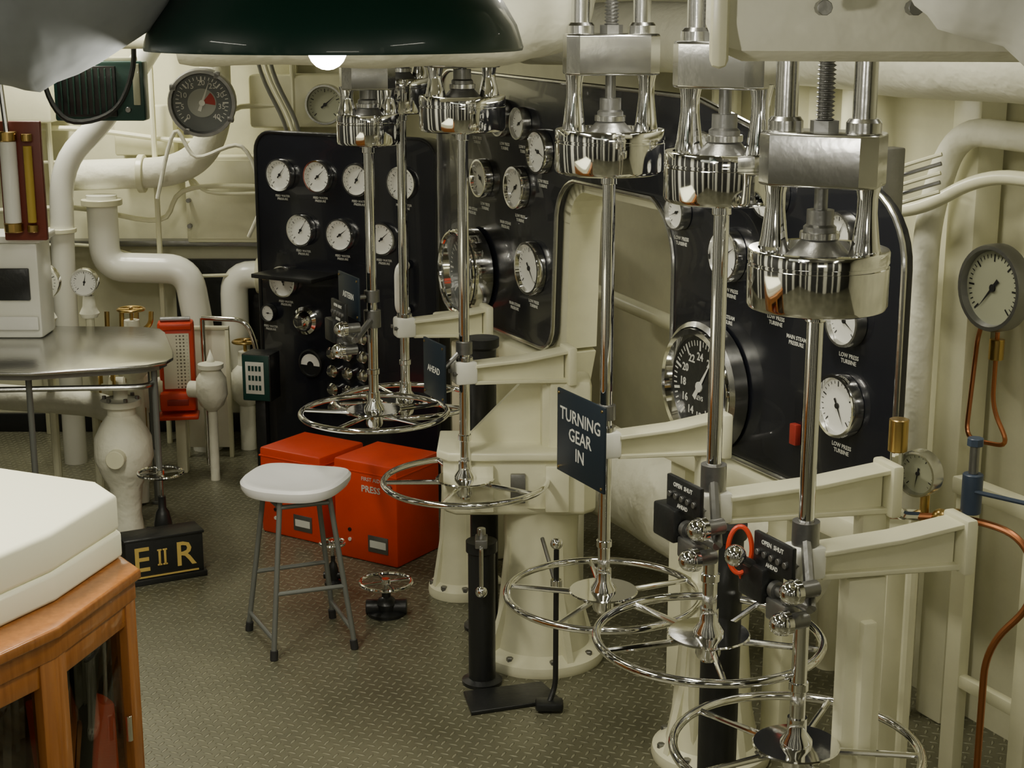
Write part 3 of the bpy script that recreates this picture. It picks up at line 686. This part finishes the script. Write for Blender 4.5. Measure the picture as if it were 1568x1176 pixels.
for i in range(6):
    a=Vector(c2[i]);c=Vector(c2[(i+1)%6]);d=(c-a);L_=d.length;d.normalize();ang=math.atan2(d.y,d.x);n=Vector((-d.y,d.x))
    if (cen-(a+c)/2).dot(n)<0:n=-n
    def bb(t,z0,z1,w,th=.04,m=WOOD,off=.022):
        p=a+d*t+n*off; b.box((p.x,p.y,(z0+z1)/2),(w,th,z1-z0),m,.004,rz=ang)
    bb(.02,.12,.935,.045); bb(L_-.02,.12,.935,.045)
    bb(L_/2,.88,.935,L_-.08,.032); bb(L_/2,.12,.2,L_-.08,.032)
    if i in (0,1): bb(L_/2,.2,.88,L_-.09,.004,GLASS)
    else: bb(L_/2,.2,.88,L_-.09,.01,WOOD)
    if i==0:
        p=a+d*(.065)+n*.0
        for z in (.35,.62): b.cyl((p.x,p.y,z),(p.x,p.y,z+.06),.007,CHROME,10)
for (x,y,z,w,h,m) in ((-.95,3.20,.14,.12,.30,RED),(-.99,3.05,.14,.10,.24,RED),(-.96,3.18,.535,.12,.16,RED),(-.99,3.04,.535,.1,.20,RED),(-1.10,2.85,.14,.12,.3,REDD),(-1.13,2.8,.535,.1,.2,REDD)):
    b.box((x,y,z+h/2),(w,w*.8,h),m,.006,rz=1.1)
b.box((-.95,3.10,.62),(.03,.03,.16),PAINTW,.004); b.cyl((-.93,3.12,.54),(-.93,3.12,.72),.018,CHROME,14)
b.done()
b=B('foam_cushion')
cu=[(-.875,3.33),(-.945,3.06),(-1.19,2.56),(-1.87,2.56),(-1.87,3.84),(-.945,3.43)]
b.prism(cu,1.001,1.065,FOAM,bev=.010); b.prism(inset(cu,.004*sg),1.064,1.15,FOAM,bev=.012)
b.done(60)

# ------------------------------------------------------------------ pendant lamp
b=B('pendant_lamp'); b.M=Matrix.Translation((-.215,1.95,2.150))
R=.228
b.lathe([(R*1.0,0),(R*1.005,.004),(R*.97,.03),(R*.88,.065),(R*.68,.105),(R*.42,.14),(.05,.17),(.035,.2),(.035,.25),(.0,.26)],GREEN,seg=72)
b.lathe([(R*.995,.001),(R*.955,.028),(R*.865,.062),(R*.66,.10),(.04,.16)],WHITE,seg=72)
b.sphere((-.01,0,.0),.024,BULB); b.cyl((-.01,0,.02),(-.01,0,.15),.018,WHITE,16)
b.cyl((0,0,.25),(0,0,H-2.15-.001),.008,BLKP,8)
b.done()

# ------------------------------------------------------------------ overhead lagging & ducts
def lump(name,pts,r,m,seg=28,am=.1,n=10,rz=0.):
    P=catmull(pts,n); rr=[r*(1+am*math.sin(i*.9)+am*.6*random.uniform(-1,1)) for i in range(len(P))]
    b=B(name); b.tube(P,rr,m,seg); b.done(80,rz=rz)
lump('cloth_lagged_pipe',[(-1.3,1.9,2.30),(-.8,1.85,2.23),(-.60,1.82,2.225),(-.49,1.85,2.28),(-.46,1.9,2.55),(-.46,1.9,2.69)],.118,LAGW,am=.05)
b=B('overhead_lagged_duct'); b.box((.86,2.75,2.27),(1.05,.5,.31),LAG,.06,rz=-.12); b.box((.36,2.80,2.27),(.03,.52,.33),CREAM,.02,rz=-.12)
b.box((.86,2.75,2.56),(.1,.1,.28),CREAM,.01)
for x in (.48,.62): b.cyl((x,2.50,2.2),(x,2.47,2.2),.012,STEELD,10)
b.done()
lump('cloth_lagged_pipe',[(.45,2.2,2.52),(.55,2.15,2.33),(.68,2.1,2.235),(.9,2.05,2.18),(1.3,2.0,2.20)],.10,LAGC,am=.08)
lump('overhead_lagged_main',[(-.9,4.35,2.18),(-.3,4.4,2.17),(.05,4.45,2.19),(.12,4.6,2.3),(.14,4.65,2.69)],.13,LAG,am=.03)
lump('overhead_lagged_main',[(-2.0,6.5,2.2),(-1.6,6.6,2.2),(-.6,6.65,2.18),(-.1,6.55,2.2)],.12,LAG,am=.03)
lump('overhead_lagged_main',[tuple(rowp(.1,1.0,2.08)),tuple(rowp(1.0,.95,2.08)),tuple(rowp(2.,.95,2.1)),tuple(rowp(3.2,.95,2.1))],.12,LAG,am=.03,rz=ROWROT)
for i in range(5):
    b=B('overhead_pipe'); y=5.0+i*.45; z=2.10+.06*(i%3); b.tube([(-2.8,y,z),(-.75-.05*i,y,z),(-.72-.05*i,y,z+.04),(-.70-.05*i,y,2.69)],.025+.012*(i%2),CREAM,12); b.done()

# ------------------------------------------------------------------ machinery behind the row
lump('lagged_turbine_casing',[tuple(rowp(1.25,.92,.45)),tuple(rowp(1.9,.92,.45)),tuple(rowp(3.2,.92,.45))],.17,LAG,am=.03,rz=ROWROT)
for s_,o in ((1.75,1.28),(2.25,1.28)):
    b=B('steel_stanchion'); p=rowp(s_,o); b.box((p.x,p.y,1.35),(.02,.12,2.7),CREAM,.004,rz=ROWROT); b.box((p.x,p.y,1.35),(.12,.02,2.7),CREAM,.004,rz=ROWROT); b.done(rz=ROWROT)
def rpipe(pts,r,m=LAG): 
    b=B('lagged_branch_pipe'); b.tube(bend([rowp(*p) for p in pts],.12,8),r,m,18); b.done(rz=ROWROT)
rpipe([(-.3,1.17,1.84),(.9,1.17,1.86),(1.0,1.17,1.6),(1.0,1.17,0)],.04)
rpipe([(-.3,1.12,1.76),(.72,1.12,1.75),(.95,1.08,1.62),(2.4,1.12,1.52)],.02,CREAM)
rpipe([(1.4,1.20,0),(1.4,1.20,2.69)],.045,CREAM)
rpipe([(2.0,1.17,0),(2.0,1.17,1.0),(3.0,1.17,1.05)],.03,CREAM)
b=B('coiled_cable')
for k in range(5):
    z=1.78-.025*k; b.tube(catmull([rowp(1.0,.85,z+.03),rowp(.85,.9,z-.03),rowp(.75,.85,z),rowp(.65,.9,z+.04)]),.006,STEELD if k%2 else CREAM,8)
b.done(rz=ROWROT)
WN=NB
def onw(s,z,off=.03): return rowp(s,1.35-off,z)
b=B('wall_pressure_gauge')
gauge(b,onw(.70,1.43,.16),WN,.25,CREAMD,STEELD,31,-130,.05); b.cyl(onw(.70,1.43,.165),onw(.70,1.43,0.),.05,CREAM,16)
b.tube(bend([onw(.70,1.30,.16),onw(.70,1.08,.16),onw(.62,.98,.16),onw(.80,.96,.16),onw(.82,1.28,.12),onw(.82,1.5,.0)],.05),.007,COPPER,8)
b.cyl(onw(.70,1.22,.16),onw(.70,1.28,.16),.022,BRASS,12)
b.done(rz=ROWROT)
b=B('copper_gauge_manifold')
gauge(b,(1.0,3.65,1.105),(-.75,-.65,0),.115,CREAMD,STEEL,17,-100,.04)
b.cyl((1.015,3.68,.97),(1.015,3.68,1.06),.012,BRASS,16)
b.tube(bend([(.90,3.68,.985),(1.12,3.66,.985),(1.24,3.58,.96),(1.26,3.53,.82),(1.16,3.58,.68),(1.16,3.58,.0)],.08,8),.009,COPPER,10)
b.tube(bend([(.93,3.64,1.22),(.93,3.64,1.0),(1.0,3.68,.985)],.04),.014,CHROME,10); b.cyl((.93,3.64,1.16),(.93,3.64,1.24),.024,BRASS,12)
b.cyl((1.12,3.65,1.0),(1.12,3.65,1.10),.025,RIB,16); b.cyl((1.12,3.65,1.10),(1.12,3.65,1.17),.012,STEELD,12); b.cyl((1.12,3.65,1.17),(1.12,3.65,1.19),.02,RIB,8)
b.tube([(1.12,3.63,1.06),(1.30,3.58,1.03)],.006,RIB,8)
for x in (1.05,1.09): b.sphere((x,3.66,.985),.022,BRASS)
b.cyl((1.0,3.70,0),(1.0,3.70,.97),.016,CREAM,10)
b.done()
b=B('right_side_stanchion'); p=onw(.93,0,.07); b.box((p.x,p.y,1.35),(.12,.10,2.7),CREAM,.01,rz=ROWROT); b.done(rz=ROWROT)
b=B('pipe_support_framework')
for s_ in (.35,.62): 
    p=rowp(s_,1.05); b.box((p.x,p.y,.45),(.06,.04,.9),CREAM,.006,rz=ROWROT)
p=rowp(.485,1.05,.88); b.box(tuple(p),(.36,.05,.05),CREAM,.006,rz=ROWROT); p=rowp(.485,1.05,.3); b.box(tuple(p),(.30,.03,.04),CREAM,.006,rz=ROWROT)
b.done(rz=ROWROT)
b=B('cable_trunking')
for k in range(5): 
    p=onw(.12+k*.06,0,.04); b.tube([(p.x,p.y,0),(p.x,p.y,2.69)],.014,CREAM,8)
b.done(rz=ROWROT)

# ------------------------------------------------------------------ lights
def area(name,loc,size,e,col=(1,.955,.80),rot=(0,0,0),sy=None):
    l=bpy.data.lights.new(name,'AREA'); l.energy=e*.82;l.color=col;l.shape='RECTANGLE';l.size=size;l.size_y=sy or size
    o=bpy.data.objects.new(name,l);o.location=loc;o.rotation_euler=rot;bpy.context.scene.collection.objects.link(o)
area('post_fill_light',(-2.1,7.25,2.62),.12,56,sy=.9)
area('post_fill_light',(-1.2,4.5,2.64),.15,26,sy=1.0)
area('post_fill_light',(-1.5,2.9,2.64),.15,60,sy=1.0)
area('post_fill_light',(.15,3.0,2.64),.12,15,sy=.8)
area('post_fill_light',(1.6,3.0,2.64),.12,6,sy=.8)
area('post_fill_light',(.72,4.85,1.98),.08,12,sy=.6)
area('post_fill_light',(.45,3.75,2.6),.1,18,sy=.5)
area('post_fill_light',(-2.2,.6,2.62),.15,30,sy=1.2)  # added out of view to light the reflection posts
area('post_fill_light',(1.6,.2,2.62),.15,24,sy=1.2)  # second added lamp, lights the posts behind the camera
area('foreground_fill_light',(.3,-.82,2.05),.9,9,rot=(math.radians(90),0,0),sy=.25)  # added fill behind the camera, no real source, brightens the foreground
l=bpy.data.lights.new('lamp_bulb','POINT');l.energy=9;l.color=(1,.95,.84);l.shadow_soft_size=.03
o=bpy.data.objects.new('lamp_bulb',l);o.location=(-.225,1.95,2.10);bpy.context.scene.collection.objects.link(o)
w=bpy.data.worlds.new('World');bpy.context.scene.world=w;w.use_nodes=True
w.node_tree.nodes['Background'].inputs[0].default_value=(.8,.85,.7,1);w.node_tree.nodes['Background'].inputs[1].default_value=.04

cam=bpy.data.cameras.new('Camera');cam.sensor_width=36;cam.lens=2400/1568*36;cam.clip_start=.05
co=bpy.data.objects.new('Camera',cam);co.location=(0,0,2.2);co.rotation_euler=(math.radians(90-13.5),0,0)
bpy.context.scene.collection.objects.link(co);bpy.context.scene.camera=co
